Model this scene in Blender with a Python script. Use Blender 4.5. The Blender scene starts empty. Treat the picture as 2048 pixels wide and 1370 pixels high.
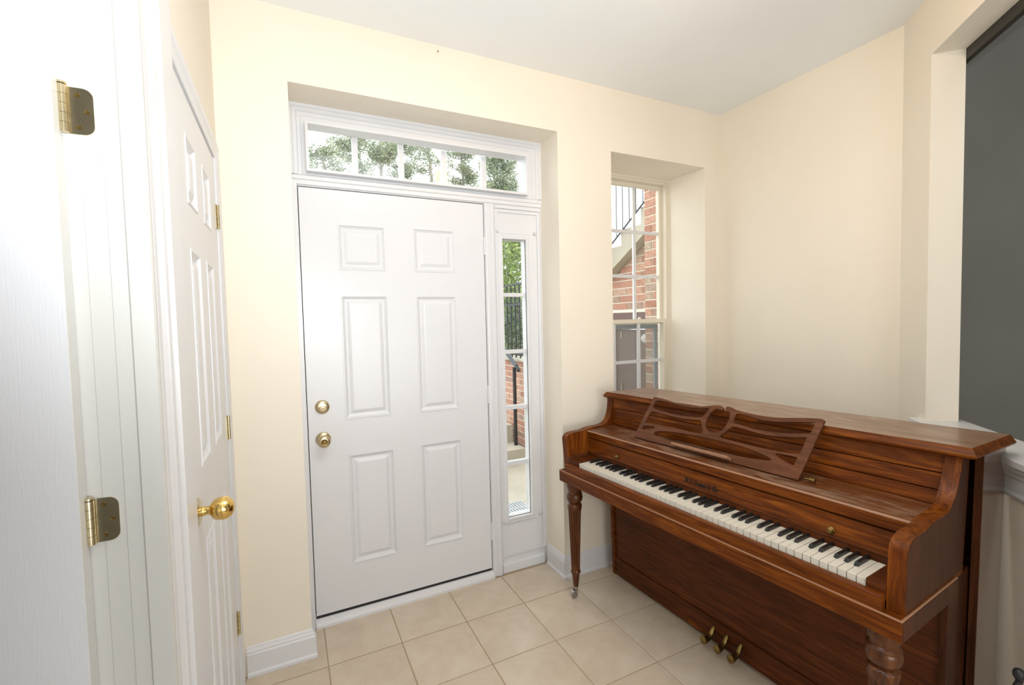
import bpy, bmesh, math, random
from mathutils import Vector, Matrix
random.seed(7)
S = bpy.context.scene
C = bpy.context.collection
PI = math.pi

# ------------------------------------------------------------------ camera
CAM = Vector((-.0710, -2.3550, 1.4424)); YAW, PITCH, ROLL, FPX = .45296, -.04574, -.023315, 921.81
fwd = Vector((math.sin(YAW)*math.cos(PITCH), math.cos(YAW)*math.cos(PITCH), math.sin(PITCH)))
rgt = Vector((math.cos(YAW), -math.sin(YAW), 0)); upv = rgt.cross(fwd)
r2 = rgt*math.cos(ROLL) + upv*math.sin(ROLL); u2 = -rgt*math.sin(ROLL) + upv*math.cos(ROLL)
cd = bpy.data.cameras.new('camera'); cam = bpy.data.objects.new('camera', cd); C.objects.link(cam)
cd.sensor_fit = 'HORIZONTAL'; cd.sensor_width = 36; cd.lens = FPX/2048*36; cd.clip_start = .02; cd.clip_end = 200
M = Matrix((r2, u2, -fwd)).transposed().to_4x4(); M.translation = CAM; cam.matrix_world = M
S.camera = cam

# ------------------------------------------------------------------ view, sky, lights
S.view_settings.view_transform = 'Standard'; S.view_settings.look = 'None'
S.view_settings.exposure = 0.2; S.view_settings.gamma = 1; S.view_settings.use_curve_mapping = False
w = bpy.data.worlds.new('overcast_sky'); S.world = w; w.use_nodes = True
bg = w.node_tree.nodes['Background']; bg.inputs[0].default_value = (.93, .97, 1, 1); bg.inputs[1].default_value = 2.6

def light(name, kind, loc, energy, col=(1, 1, 1), aim=None, **kw):
    l = bpy.data.lights.new(name, kind); l.energy = energy; l.color = col
    for k, v in kw.items(): setattr(l, k, v)
    o = bpy.data.objects.new(name, l); C.objects.link(o); o.location = loc
    if aim is not None: o.rotation_euler = (Vector(aim)-Vector(loc)).to_track_quat('-Z', 'Y').to_euler()
    return o
# the photographer's flash, just above the camera and tipped up towards the left
FL = CAM + u2*.13 - fwd*.03
light('camera_flash', 'SPOT', FL, 80, (.93, .965, 1), aim=FL+Vector((.42, 1, .72)), spot_size=math.radians(138), spot_blend=1.0, shadow_soft_size=.035)
# unseen area lamps added as fill for light bounced off ceiling and house
light('ceiling_bounce_fill', 'AREA', (.45, -1.75, 2.735), 10, (.93, .965, 1), aim=(.45, -1.75, 0), shape='DISK', size=.9)
light('room_bounce_fill', 'AREA', (.6, -4.1, 1.35), 50, (.93, .965, 1), aim=(.9, -1.0, 3.0), shape='RECTANGLE', size=1.5, size_y=2.0)

# ------------------------------------------------------------------ materials
def nt(name, rough=.5, col=(.8, .8, .8), metal=0, spec=.5, coat=0):
    m = bpy.data.materials.new(name); m.use_nodes = True
    b = m.node_tree.nodes['Principled BSDF']
    b.inputs['Base Color'].default_value = (*col, 1); b.inputs['Roughness'].default_value = rough
    b.inputs['Metallic'].default_value = metal; b.inputs['Specular IOR Level'].default_value = spec
    b.inputs['Coat Weight'].default_value = coat; b.inputs['Coat Roughness'].default_value = .12
    return m, m.node_tree, b
def noise(t, scale, detail=4, sc=(1, 1, 1), dist=0, rough=.5, coord='Object'):
    tc = t.nodes.new('ShaderNodeTexCoord'); mp = t.nodes.new('ShaderNodeMapping'); mp.inputs['Scale'].default_value = sc
    n = t.nodes.new('ShaderNodeTexNoise'); n.inputs['Scale'].default_value = scale; n.inputs['Detail'].default_value = detail
    n.inputs['Roughness'].default_value = rough; n.inputs['Distortion'].default_value = dist
    t.links.new(tc.outputs[coord], mp.inputs[0]); t.links.new(mp.outputs[0], n.inputs['Vector'])
    return n
def ramp(t, src, stops):
    r = t.nodes.new('ShaderNodeValToRGB'); e = r.color_ramp.elements
    while len(e) < len(stops): e.new(.5)
    for i, (p, c) in enumerate(stops): e[i].position = p; e[i].color = (*c, 1)
    t.links.new(src, r.inputs[0]); return r
def bump(t, b, src, strength, dist=.001):
    n = t.nodes.new('ShaderNodeBump'); n.inputs['Strength'].default_value = strength; n.inputs['Distance'].default_value = dist
    t.links.new(src, n.inputs['Height']); t.links.new(n.outputs[0], b.inputs['Normal'])
def mul(t, a, bb, fac=1, mode='MULTIPLY'):
    m = t.nodes.new('ShaderNodeMix'); m.data_type = 'RGBA'; m.blend_type = mode; m.inputs[0].default_value = fac
    t.links.new(a, m.inputs[6]); t.links.new(bb, m.inputs[7]); return m.outputs[2]
def painted(name, col, rough, bscale=220, bstr=.12, var=.02, sc=(1, 1, 1)):
    m, t, b = nt(name, rough, col)
    n = noise(t, 2.5, 3); c2 = tuple(max(0, c-var) for c in col)
    b_ = ramp(t, n.outputs[0], [(.35, c2), (.65, col)]); t.links.new(b_.outputs[0], b.inputs['Base Color'])
    bump(t, b, noise(t, bscale, 3, sc).outputs[0], bstr); return m
def wood(name, dark, mid, lite, sc=(1.6, 22, 22), rough=.36, coat=.04, dust=0, spec=.14):
    m, t, b = nt(name, rough, mid, coat=coat)
    n1 = noise(t, 2.2, 6, sc, 1.2, .6); r1 = ramp(t, n1.outputs[0], [(.28, dark), (.5, mid), (.72, lite)])
    n2 = noise(t, 9, 4, (sc[0]*1.5, sc[1]*4, sc[2]*4), .3); b.inputs['Specular IOR Level'].default_value = spec; r2_ = ramp(t, n2.outputs[0], [(.3, (.72, .7, .68)), (.7, (1, 1, 1))])
    o = mul(t, r1.outputs[0], r2_.outputs[0])
    if dust:
        n3 = noise(t, 5, 6, (1, 2.5, 1), .5, .65); r3 = ramp(t, n3.outputs[0], [(.46, (0, 0, 0)), (.7, (dust, dust, dust))])
        mx = t.nodes.new('ShaderNodeMix'); mx.data_type = 'RGBA'; mx.inputs[7].default_value = (.42, .30, .21, 1)
        t.links.new(r3.outputs[0], mx.inputs[0]); t.links.new(o, mx.inputs[6]); o = mx.outputs[2]
    t.links.new(o, b.inputs['Base Color']); bump(t, b, n2.outputs[0], .06, .0006); return m

MT = {}
MT['wall'] = painted('beige_wall_paint', (.85, .785, .67), .62)
MT['ceiling'] = painted('ceiling_paint', (.90, .925, .93), .8)
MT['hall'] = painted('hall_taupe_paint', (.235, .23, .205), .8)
MT['white'] = painted('white_trim_paint', (.73, .735, .75), .3, 60, .06, .015)
MT['door'] = painted('white_door_paint', (.74, .745, .765), .27, 3.2, .35, .012, (110, 110, 9))
MT['jamb'] = painted('offwhite_jamb_paint', (.62, .615, .585), .35, 60, .06, .02)
MT['vinyl'] = painted('cream_vinyl', (.80, .74, .61), .4, 60, .02, .01)
MT['tilebase'] = painted('tile_grout', (.46, .36, .25), .85, 200, .2, .05)
def tile_mat():
    m, t, b = nt('beige_floor_tile', .3, (.6, .5, .4))
    n = noise(t, 7, 8, (1, 1, 1), .8, .62, 'Object'); r = ramp(t, n.outputs[0], [(.3, (.60, .50, .385)), (.52, (.66, .56, .44)), (.75, (.72, .63, .515))])
    oi = t.nodes.new('ShaderNodeObjectInfo'); r2_ = ramp(t, oi.outputs['Random'], [(0, (.955, .95, .945)), (1, (1, 1, 1))])
    t.links.new(mul(t, r.outputs[0], r2_.outputs[0]), b.inputs['Base Color'])
    bump(t, b, noise(t, 26, 4).outputs[0], .12, .0012); return m
MT['tile'] = tile_mat()
WD, WM, WL = (.060, .0135, .0022), (.145, .036, .0045), (.29, .082, .0085)
MT['walnut'] = wood('walnut_veneer', WD, WM, WL)
MT['walnut_dusty'] = wood('dusty_walnut_top', WD, (.15, .05, .017), (.25, .095, .032), rough=.4, coat=.1, dust=.55)
MT['walnut_arm'] = wood('walnut_cheek', WD, WM, WL, (20, 12, 1.4))
MT['dark_side'] = wood('dark_side_wood', (.030, .009, .0038), (.062, .019, .0075), (.10, .032, .012), (22, 12, 1.4))
MT['walnut_lid'] = wood('walnut_lid_sheen_dust', (.14, .062, .026), (.24, .115, .052), (.34, .18, .09), rough=.38, coat=.35, dust=.6, spec=.5)  # lighter brown carries the lid's grazing reflection, besides real dust
MT['walnut_dark'] = wood('dark_walnut_panel', (.045, .012, .0038), (.10, .027, .0070), (.16, .046, .012), coat=.04)
MT['walnut_leg'] = wood('walnut_leg', (.045, .012, .0035), (.10, .029, .007), (.19, .062, .014), (22, 22, 1.6), coat=.3, spec=.25)
MT['walnut_side'] = wood('polished_walnut_side', (.07, .026, .012), (.12, .046, .021), (.17, .072, .035), (22, 22, 1.6), .12, 1.0, spec=.5)
MT['walnut_desk'] = wood('music_desk_wood', (.075, .024, .0085), (.125, .042, .015), (.19, .070, .028), rough=.36, coat=.06, spec=.25)
MT['underside'] = wood('unfinished_underside', (.30, .21, .09), (.38, .27, .12), (.46, .34, .17), rough=.7, coat=0)
def simple(name, col, rough, metal=0, coat=0, var=.9):
    m, t, b = nt(name, rough, col, metal, coat=coat)
    r = ramp(t, noise(t, 30, 3).outputs[0], [(.3, tuple(c*var for c in col)), (.7, col)]); t.links.new(r.outputs[0], b.inputs['Base Color'])
    return m
MT['ivory'] = simple('ivory_key', (.80, .76, .66), .28, coat=.2, var=.95)
MT['ebony'] = simple('black_key', (.012, .012, .013), .33, coat=.2)
MT['felt'] = simple('dark_key_gap', (.02, .012, .01), .9)
MT['brass'] = simple('polished_brass', (.85, .60, .20), .13, 1)
MT['satin'] = simple('satin_brass', (.66, .56, .37), .3, 1)
MT['hinge'] = simple('worn_hinge_metal', (.72, .63, .42), .26, 1, var=.8)
MT['oldbrass'] = simple('tarnished_brass', (.30, .20, .065), .38, 1, var=.55)
MT['steel'] = simple('caster_steel', (.45, .43, .41), .3, 1)
MT['iron'] = simple('black_iron', (.018, .018, .02), .45)
MT['rail'] = simple('painted_steel_rail', (.06, .07, .08), .4)
MT['black'] = simple('black_rubber_seal', (.012, .012, .012), .6)
MT['ink'] = simple('faded_black_lettering', (.004, .003, .003), .9)
MT['greyframe'] = simple('grey_storm_frame', (.36, .39, .42), .5)
MT['greybar'] = simple('galvanised_grate', (.55, .57, .60), .5)
MT['headshadow'] = simple('painted_head_shadow', (.035, .030, .022), .6)  # dark brown painted in for the shade by the pass-through head
MT['worn_lit'] = simple('worn_and_lit_wood_edge', (.33, .17, .095), .5)  # paler wood: edge wear plus highlights put into the colour
MT['brick'] = None
def brick_mat():
    m, t, b = nt('red_brick', .85, (.4, .2, .15))
    oi = t.nodes.new('ShaderNodeObjectInfo')
    r = ramp(t, oi.outputs['Random'], [(0, (.40, .19, .13)), (.35, (.50, .26, .18)), (.6, (.55, .32, .23)), (.8, (.47, .36, .27)), (1, (.36, .22, .17))])
    n = noise(t, 40, 5); rr = ramp(t, n.outputs[0], [(.3, (.72, .72, .72)), (.7, (1, 1, 1))])
    t.links.new(mul(t, r.outputs[0], rr.outputs[0]), b.inputs['Base Color']); bump(t, b, n.outputs[0], .4, .003); return m
MT['brick'] = brick_mat()
MT['mortar'] = painted('pale_mortar', (.80, .74, .62), .9, 150, .4, .06)
MT['concrete'] = painted('pale_concrete', (.50, .46, .38), .9, 60, .5, .10)
MT['maroon'] = painted('maroon_door_paint', (.13, .075, .065), .5, 60, .05, .01)
MT['globe'] = simple('white_glass_globe', (.85, .85, .85), .25)
MT['leaf'] = None
def leaf_mat(name, a, b_, c):
    m, t, b = nt(name, .5, a)
    r = ramp(t, noise(t, 1.7, 4).outputs[0], [(.3, a), (.5, b_), (.7, c)]); t.links.new(r.outputs[0], b.inputs['Base Color'])
    b.inputs['Subsurface Weight'].default_value = 0; return m
MT['leaf'] = leaf_mat('broad_leaves', (.11, .17, .05), (.20, .28, .075), (.36, .42, .14))
MT['needle'] = leaf_mat('pine_needles', (.23, .27, .18), (.30, .34, .22), (.42, .45, .29))  # greens paled to put the outdoor glare into the colour
MT['dark_leaf'] = leaf_mat('dark_leaves', (.06, .09, .05), (.10, .14, .07), (.17, .22, .11))
MT['bark'] = painted('bark', (.36, .34, .31), .9, 30, .6, .08)
def glass_mat(name, tint=(1, 1, 1), gl=1.0):
    m = bpy.data.materials.new(name); m.use_nodes = True; t = m.node_tree; t.nodes.clear()
    o = t.nodes.new('ShaderNodeOutputMaterial'); tr = t.nodes.new('ShaderNodeBsdfTransparent'); tr.inputs[0].default_value = (*tint, 1)
    g = t.nodes.new('ShaderNodeBsdfGlossy'); g.inputs['Roughness'].default_value = .01
    f = t.nodes.new('ShaderNodeFresnel'); f.inputs[0].default_value = 1.45
    ma = t.nodes.new('ShaderNodeMath'); ma.operation = 'MULTIPLY'; ma.inputs[1].default_value = gl
    mx = t.nodes.new('ShaderNodeMixShader'); t.links.new(f.outputs[0], ma.inputs[0])
    ge = t.nodes.new('ShaderNodeNewGeometry'); m2 = t.nodes.new('ShaderNodeMath'); m2.operation = 'MULTIPLY_ADD'; m2.inputs[1].default_value = -1; m2.inputs[2].default_value = 1
    m3 = t.nodes.new('ShaderNodeMath'); m3.operation = 'MULTIPLY'   # a thin pane: one reflection per sheet, none inside the glass
    t.links.new(ge.outputs['Backfacing'], m2.inputs[0]); t.links.new(ma.outputs[0], m3.inputs[0]); t.links.new(m2.outputs[0], m3.inputs[1]); t.links.new(m3.outputs[0], mx.inputs[0])
    t.links.new(tr.outputs[0], mx.inputs[1]); t.links.new(g.outputs[0], mx.inputs[2]); t.links.new(mx.outputs[0], o.inputs[0]); return m
MT['glass'] = glass_mat('window_glass', (.97, .98, .97), 1.0)
def screen_mat():
    m = bpy.data.materials.new('insect_screen_mesh'); m.use_nodes = True; t = m.node_tree; t.nodes.clear()
    o = t.nodes.new('ShaderNodeOutputMaterial'); tr = t.nodes.new('ShaderNodeBsdfTransparent'); d = t.nodes.new('ShaderNodeBsdfDiffuse')
    d.inputs[0].default_value = (.42, .41, .39, 1); mx = t.nodes.new('ShaderNodeMixShader'); mx.inputs[0].default_value = .35
    t.links.new(tr.outputs[0], mx.inputs[1]); t.links.new(d.outputs[0], mx.inputs[2]); t.links.new(mx.outputs[0], o.inputs[0]); return m
MT['screen'] = screen_mat()
def emit_mat(name, col, st):
    m, t, b = nt(name, .4, (.9, .85, .75)); b.inputs['Emission Color'].default_value = (*col, 1); b.inputs['Emission Strength'].default_value = st
    n = noise(t, 6, 2); r = ramp(t, n.outputs[0], [(.3, (.85, .8, .7)), (.7, (.9, .87, .8))]); t.links.new(r.outputs[0], b.inputs['Base Color']); return m
MT['lamp'] = emit_mat('lit_lamp_glass', (1, .60, .28), 42)

# ------------------------------------------------------------------ helpers
def obj(name, bm, m, parent=None, smooth=False, bev=0, warpf=None, seg=2):
    if bev:
        es = [e for e in bm.edges if len(e.link_faces) == 2 and e.calc_face_angle(0) > .5]
        bmesh.ops.bevel(bm, geom=es, offset=bev, segments=seg, profile=.6, affect='EDGES', clamp_overlap=True)
    if warpf:
        for v in bm.verts: v.co = warpf(v.co)
    bmesh.ops.recalc_face_normals(bm, faces=bm.faces)
    me = bpy.data.meshes.new(name); bm.to_mesh(me); bm.free()
    me.materials.append(MT[m] if isinstance(m, str) else m)
    if smooth:
        for p in me.polygons: p.use_smooth = True
        try: me.set_sharp_from_angle(angle=math.radians(38))
        except Exception: pass
    o = bpy.data.objects.new(name, me); C.objects.link(o)
    if parent: o.parent = parent
    return o
def thing(name, label, cat, loc=(0, 0, 0), rotz=0, group=None, kind=None):
    o = bpy.data.objects.new(name, None); C.objects.link(o); o.location = loc; o.rotation_euler = (0, 0, rotz)
    o.empty_display_size = .1
    return tag(o, label, cat, group, kind)
def tag(o, label, cat, group=None, kind=None):
    if label: o['label'] = label
    if cat: o['category'] = cat
    if group: o['group'] = group
    if kind: o['kind'] = kind
    return o
def link(me, name, parent=None, loc=(0, 0, 0)):
    o = bpy.data.objects.new(name, me); C.objects.link(o); o.location = loc
    if parent: o.parent = parent
    return o
def box(bm, x0, x1, y0, y1, z0, z1):
    vs = [bm.verts.new(p) for p in ((x0,y0,z0),(x1,y0,z0),(x1,y1,z0),(x0,y1,z0),(x0,y0,z1),(x1,y0,z1),(x1,y1,z1),(x0,y1,z1))]
    for f in ((0,3,2,1),(4,5,6,7),(0,1,5,4),(1,2,6,5),(2,3,7,6),(3,0,4,7)): bm.faces.new([vs[i] for i in f])
def bx(*a):
    bm = bmesh.new(); box(bm, *a); return bm
def prism(pts, f0, f1):
    """closed polygon pts, mapped by f0 and f1 to the two end faces"""
    bm = bmesh.new(); a = [bm.verts.new(f0(p)) for p in pts]; b = [bm.verts.new(f1(p)) for p in pts]; n = len(pts)
    bm.faces.new(a[::-1]); bm.faces.new(b)
    for i in range(n): bm.faces.new((a[i], a[(i+1) % n], b[(i+1) % n], b[i]))
    return bm
def lathe(prof, seg=32, mod=None, bm=None, f=None, cap=True):
    """prof [(r, h)], axis z (f maps)"""
    bm = bm or bmesh.new(); f = f or (lambda p: p); rings = []
    for r, h in prof:
        rings.append([bm.verts.new(f(Vector(((r if not mod else mod(r, h, 2*PI*i/seg))*math.cos(2*PI*i/seg), (r if not mod else mod(r, h, 2*PI*i/seg))*math.sin(2*PI*i/seg), h)))) for i in range(seg)])
    for k in range(len(rings)-1):
        for i in range(seg): bm.faces.new((rings[k][i], rings[k][(i+1) % seg], rings[k+1][(i+1) % seg], rings[k+1][i]))
    if cap: bm.faces.new(rings[0][::-1]); bm.faces.new(rings[-1])
    return bm
def tube(bm, pts, rad, seg=8):
    pts = [Vector(p) for p in pts]; rad = rad if isinstance(rad, (list, tuple)) else [rad]*len(pts); rings = []
    for i, p in enumerate(pts):
        d = (pts[min(i+1, len(pts)-1)]-pts[max(i-1, 0)]).normalized()
        s = d.cross(Vector((0, 0, 1)) if abs(d.z) < .9 else Vector((1, 0, 0))).normalized(); t = d.cross(s)
        rings.append([bm.verts.new(p+(s*math.cos(2*PI*k/seg)+t*math.sin(2*PI*k/seg))*rad[i]) for k in range(seg)])
    for k in range(len(rings)-1):
        for i in range(seg): bm.faces.new((rings[k][i], rings[k][(i+1) % seg], rings[k+1][(i+1) % seg], rings[k+1][i]))
    bm.faces.new(rings[0][::-1]); bm.faces.new(rings[-1]); return bm
def sweep(path, n, prof, closed=False):
    """mitred sweep: prof (u, v), u across the path (n x dir), v along n"""
    n = Vector(n); P = [Vector(p) for p in path]; N = len(P); bm = bmesh.new(); rings = []
    for i in range(N):
        ds = []
        if closed or i > 0: ds.append((P[i]-P[i-1]).normalized())
        if closed or i < N-1: ds.append((P[(i+1) % N]-P[i]).normalized())
        ls = [n.cross(d) for d in ds]
        m = ls[0] if len(ls) == 1 else (ls[0]+ls[1])/(1+ls[0].dot(ls[1]))
        rings.append([bm.verts.new(P[i]+m*u+n*v) for u, v in prof])
    K = len(prof)
    for i in range(N if closed else N-1):
        a, b = rings[i], rings[(i+1) % N]
        for k in range(K): bm.faces.new((a[k], a[(k+1) % K], b[(k+1) % K], b[k]))
    if not closed: bm.faces.new(rings[0][::-1]); bm.faces.new(rings[-1])
    return bm
def slab(us, vs, holes, F, d0, d1):
    """panel in the (u, v) plane between depths d0 and d1 with rectangular holes; F(u, v, d) -> point"""
    us = sorted(set(us + [h[0] for h in holes] + [h[1] for h in holes])); vs = sorted(set(vs + [h[2] for h in holes] + [h[3] for h in holes]))
    solid = lambda i, j: 0 <= i < len(us)-1 and 0 <= j < len(vs)-1 and not any(h[0]-1e-6 < (us[i]+us[i+1])/2 < h[1]+1e-6 and h[2]-1e-6 < (vs[j]+vs[j+1])/2 < h[3]+1e-6 for h in holes)
    bm = bmesh.new(); V = {}
    def g(i, j, d):
        if (i, j, d) not in V: V[(i, j, d)] = bm.verts.new(F(us[i], vs[j], (d0, d1)[d]))
        return V[(i, j, d)]
    for i in range(len(us)-1):
        for j in range(len(vs)-1):
            if not solid(i, j): continue
            bm.faces.new((g(i,j,0), g(i+1,j,0), g(i+1,j+1,0), g(i,j+1,0))); bm.faces.new((g(i,j,1), g(i,j+1,1), g(i+1,j+1,1), g(i+1,j,1)))
            for di, dj, e in ((-1,0,((i,j),(i,j+1))), (1,0,((i+1,j),(i+1,j+1))), (0,-1,((i,j),(i+1,j))), (0,1,((i,j+1),(i+1,j+1)))):
                if not solid(i+di, j+dj): bm.faces.new((g(*e[0],0), g(*e[1],0), g(*e[1],1), g(*e[0],1)))
    return bm
def rpanel(F, u0, u1, v0, v1, back, lip=.0035):
    """raised door panel filling a rectangular hole: rings of (inset, depth out of the face)"""
    bm = bmesh.new(); prev = None
    for ins, d in ((0, back), (0, 0), (.0005, lip), (.006, lip), (.012, -.004), (.020, -.0085), (.026, -.0085), (.040, -.001), (.044, 0)):
        r = [bm.verts.new(F(u, v, d)) for u, v in ((u0+ins, v0+ins), (u1-ins, v0+ins), (u1-ins, v1-ins), (u0+ins, v1-ins))]
        if prev:
            for k in range(4): bm.faces.new((prev[k], prev[(k+1) % 4], r[(k+1) % 4], r[k]))
        else: bm.faces.new(r[::-1])
        prev = r
    bm.faces.new(prev); return bm
def frame(F, u0, u1, v0, v1, wd, d0, d1, bm=None):
    bm = bm or bmesh.new()
    o = [(u0, v0), (u1, v0), (u1, v1), (u0, v1)]; i = [(u0+wd, v0+wd), (u1-wd, v0+wd), (u1-wd, v1-wd), (u0+wd, v1-wd)]
    R = [[bm.verts.new(F(u, v, d)) for u, v in q] for q, d in ((o, d0), (o, d1), (i, d1), (i, d0))]
    for k in range(4):
        a, b = R[k], R[(k+1) % 4]
        for j in range(4): bm.faces.new((a[j], a[(j+1) % 4], b[(j+1) % 4], b[j]))
    return bm
FY = lambda y: (lambda u, v, d: Vector((u, y-d, v)))       # faces towards -Y (into the room), d outwards
FX = lambda x: (lambda u, v, d: Vector((x+d, u, v)))       # on the left wall, faces +X

# ------------------------------------------------------------------ dimensions
YW, XL, XR, H = -.203, -.291, 2.519, 2.752
AX0, AX1, AZ = -.028, 1.2753, 2.4558          # door alcove
NX0, NX1, NZ0, NZ1 = 1.633, 2.383, .55, 2.400   # side window opening
YO = .20                                       # outer face of the front wall
CX, CY = 2.519, -1.205                         # corner where the diagonal wall starts
Q = math.sqrt(.5)
YB = -4.3                                      # back of the room behind the camera

# ------------------------------------------------------------------ structure
tag(obj('wall_front', slab([XL-.9, XR+.6], [-.1, H], [(AX0, AX1, -.1, AZ), (NX0, NX1, NZ0, NZ1)], FY(YW), 0, -(YO-YW)), 'wall'), 'beige front wall holding the entry door and side window', 'wall', kind='structure')
tag(obj('ceiling', prism([(XL-.9, YB-.1), (3.6, YB-.1), (3.6, -2.4), (2.0, -2.4), (CX-Q*1.72+Q*.112, CY-Q*1.72-Q*.112), (CX+Q*.112, CY-Q*.112), (XR+.12, YO), (XL-.9, YO)], lambda p: Vector((*p, H)), lambda p: Vector((*p, H+.1))), 'ceiling'), 'flat white ceiling', 'ceiling', kind='structure')
tag(obj('wall_right', bx(XR, XR+.12, CY, YW, 0, H), 'wall'), 'beige wall to the right of the side window', 'wall', kind='structure')
# diagonal wall with a pass-through opening
Fd = lambda u, v, d: Vector((CX-Q*u-Q*d, CY-Q*u+Q*d, v))   # u along the wall, d out into the room
DW = .112
tag(obj('wall_diagonal', slab([0, 1.72], [0, H], [(.2425, 1.50, .955, 2.495)], Fd, 0, -DW), 'wall'), 'diagonal beige wall with a wide pass-through opening over a half wall', 'wall', kind='structure')
bmc = prism([(0, .955), (.026, .955), (.030, .960), (.030, .978), (.027, .982), (-DW-.03, .982), (-DW-.03, .955)], lambda p: Fd(.18, p[1], p[0]), lambda p: Fd(1.50, p[1], p[0]))
tag(obj('trim_1', bmc, 'white'), 'white wooden cap on top of the diagonal half wall', 'trim', kind='structure')
bmc = prism([(0, .852), (.006, .852), (.010, .862), (.006, .872), (.006, .915), (.012, .922), (.014, .934), (.022, .944), (.024, .955), (0, .955)], lambda p: Fd(.185, p[1], p[0]), lambda p: Fd(1.50, p[1], p[0]))
tag(obj('trim_2', bmc, 'white'), 'white moulding under the cap of the diagonal half wall', 'trim', kind='structure')
tag(obj('head_shadow_strip', prism([(0, 2.452), (.022, 2.452), (.022, 2.56), (0, 2.56)], lambda p: Fd(.20, p[1], -DW-.0005-p[0]), lambda p: Fd(1.55, p[1], -DW-.0005-p[0])), 'headshadow'), 'dark strip standing in for the shadow of the pass-through head', 'trim', kind='structure')  # added strip: stands in for the head's shadow on the hall wall
# hall behind the pass-through
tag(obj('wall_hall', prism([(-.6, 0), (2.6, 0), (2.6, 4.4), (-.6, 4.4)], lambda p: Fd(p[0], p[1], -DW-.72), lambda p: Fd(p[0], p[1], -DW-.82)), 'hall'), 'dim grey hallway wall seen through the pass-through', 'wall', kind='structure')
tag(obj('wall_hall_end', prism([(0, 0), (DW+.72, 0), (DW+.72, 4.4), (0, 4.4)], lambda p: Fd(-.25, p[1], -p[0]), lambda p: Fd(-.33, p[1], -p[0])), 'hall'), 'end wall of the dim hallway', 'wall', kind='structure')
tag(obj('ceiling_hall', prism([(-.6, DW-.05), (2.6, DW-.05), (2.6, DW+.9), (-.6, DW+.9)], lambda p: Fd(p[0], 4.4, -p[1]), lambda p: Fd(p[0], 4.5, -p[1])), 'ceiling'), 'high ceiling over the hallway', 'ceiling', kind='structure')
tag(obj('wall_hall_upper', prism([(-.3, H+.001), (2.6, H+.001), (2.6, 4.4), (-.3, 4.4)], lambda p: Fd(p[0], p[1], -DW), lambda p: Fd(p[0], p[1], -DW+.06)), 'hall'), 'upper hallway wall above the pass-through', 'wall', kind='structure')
# room behind the camera
DX, DY = CX-Q*1.72, CY-Q*1.72
tag(obj('wall_back', bx(XL-.9, 3.6, YB-.1, YB, 0, H), 'wall'), 'beige wall behind the viewpoint', 'wall', kind='structure')
tag(obj('wall_side', bx(3.5, 3.6, YB, -1.2, 0, H), 'wall'), 'beige side wall of the room behind the half wall', 'wall', kind='structure')
DZ0, DZ1 = -1.35, -2.16                       # opening of the nearest doorway in the left wall
CD0, CD1, CDZ = -1.085, -.372, 2.05           # closet door opening
Fl = FX(XL)
tag(obj('wall_left', slab([YB, YW], [0, H], [(DZ1-.02, DZ0+.002, 0, 2.07), (CD0-.004, CD1+.004, 0, CDZ+.004)], Fl, 0, -.10), 'wall'), 'beige left wall with the closet door and the nearest doorway', 'wall', kind='structure')
tag(obj('wall_closet_room', bx(XL-.9, XL-.8, YB, YW, 0, H), 'white'), 'white wall of the room beyond the nearest doorway', 'wall', kind='structure')
# floor: grout bed and single tiles
fl = tag(obj('floor', bx(XL-.9, 3.6, YB-.1, YO-.02, -.06, -.0022), 'tilebase'), 'floor of square beige ceramic tiles with tan grout', 'floor', kind='structure')
TX, TY, TS, GR = .0286, -.3023, .3111, .0048
def tile_mesh(x0, x1, y0, y1):
    bm = bx(x0, x1, y0, y1, -.0075, 0)
    es = [e for e in bm.edges if all(v.co.z > -.001 for v in e.verts)]
    bmesh.ops.bevel(bm, geom=es, offset=.0014, segments=1, affect='EDGES')
    me = bpy.data.meshes.new('floor_tile'); bm.to_mesh(me); bm.free(); me.materials.append(MT['tile']); return me
full = tile_mesh(-TS/2+GR/2, TS/2-GR/2, -TS/2+GR/2, TS/2-GR/2)
def add_tile(x0, x1, y0, y1):
    if x1-x0 < .012 or y1-y0 < .012: return
    cx_, cy_ = (x0+x1)/2, (y0+y1)/2
    me = full if abs(x1-x0-TS+GR) < 1e-5 and abs(y1-y0-TS+GR) < 1e-5 else tile_mesh(x0-cx_, x1-cx_, y0-cy_, y1-cy_)
    link(me, 'floor_tile', fl, (cx_, cy_, 0))
for i in range(-2, 9):
    for j in range(-2, 11):
        x0, x1 = TX+i*TS+GR/2, TX+(i+1)*TS-GR/2; y1, y0 = TY-j*TS-GR/2, TY-(j+1)*TS+GR/2
        if (x0+x1)/2-(y0+y1)/2 > CX-CY+.15: continue
        X0, X1 = max(x0, XL+.002), min(x1, XR-.002)
        if y1 <= YW-.002: add_tile(X0, X1, y0, y1); continue
        ax0, ax1, yt, yw = max(x0, AX0+.002), min(x1, AX1-.002), min(y1, -.026), YW-.002   # row that runs into the door alcove
        if ax1-ax0 < .012: add_tile(X0, X1, y0, yw); continue
        if y0 >= yw: add_tile(ax0, ax1, y0, yt); continue
        pts = [(X0, y0), (X1, y0), (X1, yw)] + ([(ax1, yw)] if ax1 < X1-.001 else [])[:1] + [(ax1, yt), (ax0, yt)] + ([(ax0, yw)] if ax0 > X0+.001 else []) + [(X0, yw)]
        q = []
        for p in pts:
            if not q or abs(p[0]-q[-1][0])+abs(p[1]-q[-1][1]) > 1e-5: q.append(p)
        if ax1 >= X1-.001: q.remove((X1, yw))
        if ax0 <= X0+.001: q.remove((X0, yw))
        obj('floor_tile', prism(q, lambda p: Vector((p[0], p[1], -.0075)), lambda p: Vector((p[0], p[1], 0))), 'tile', fl, bev=.0010, seg=1)

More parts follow.
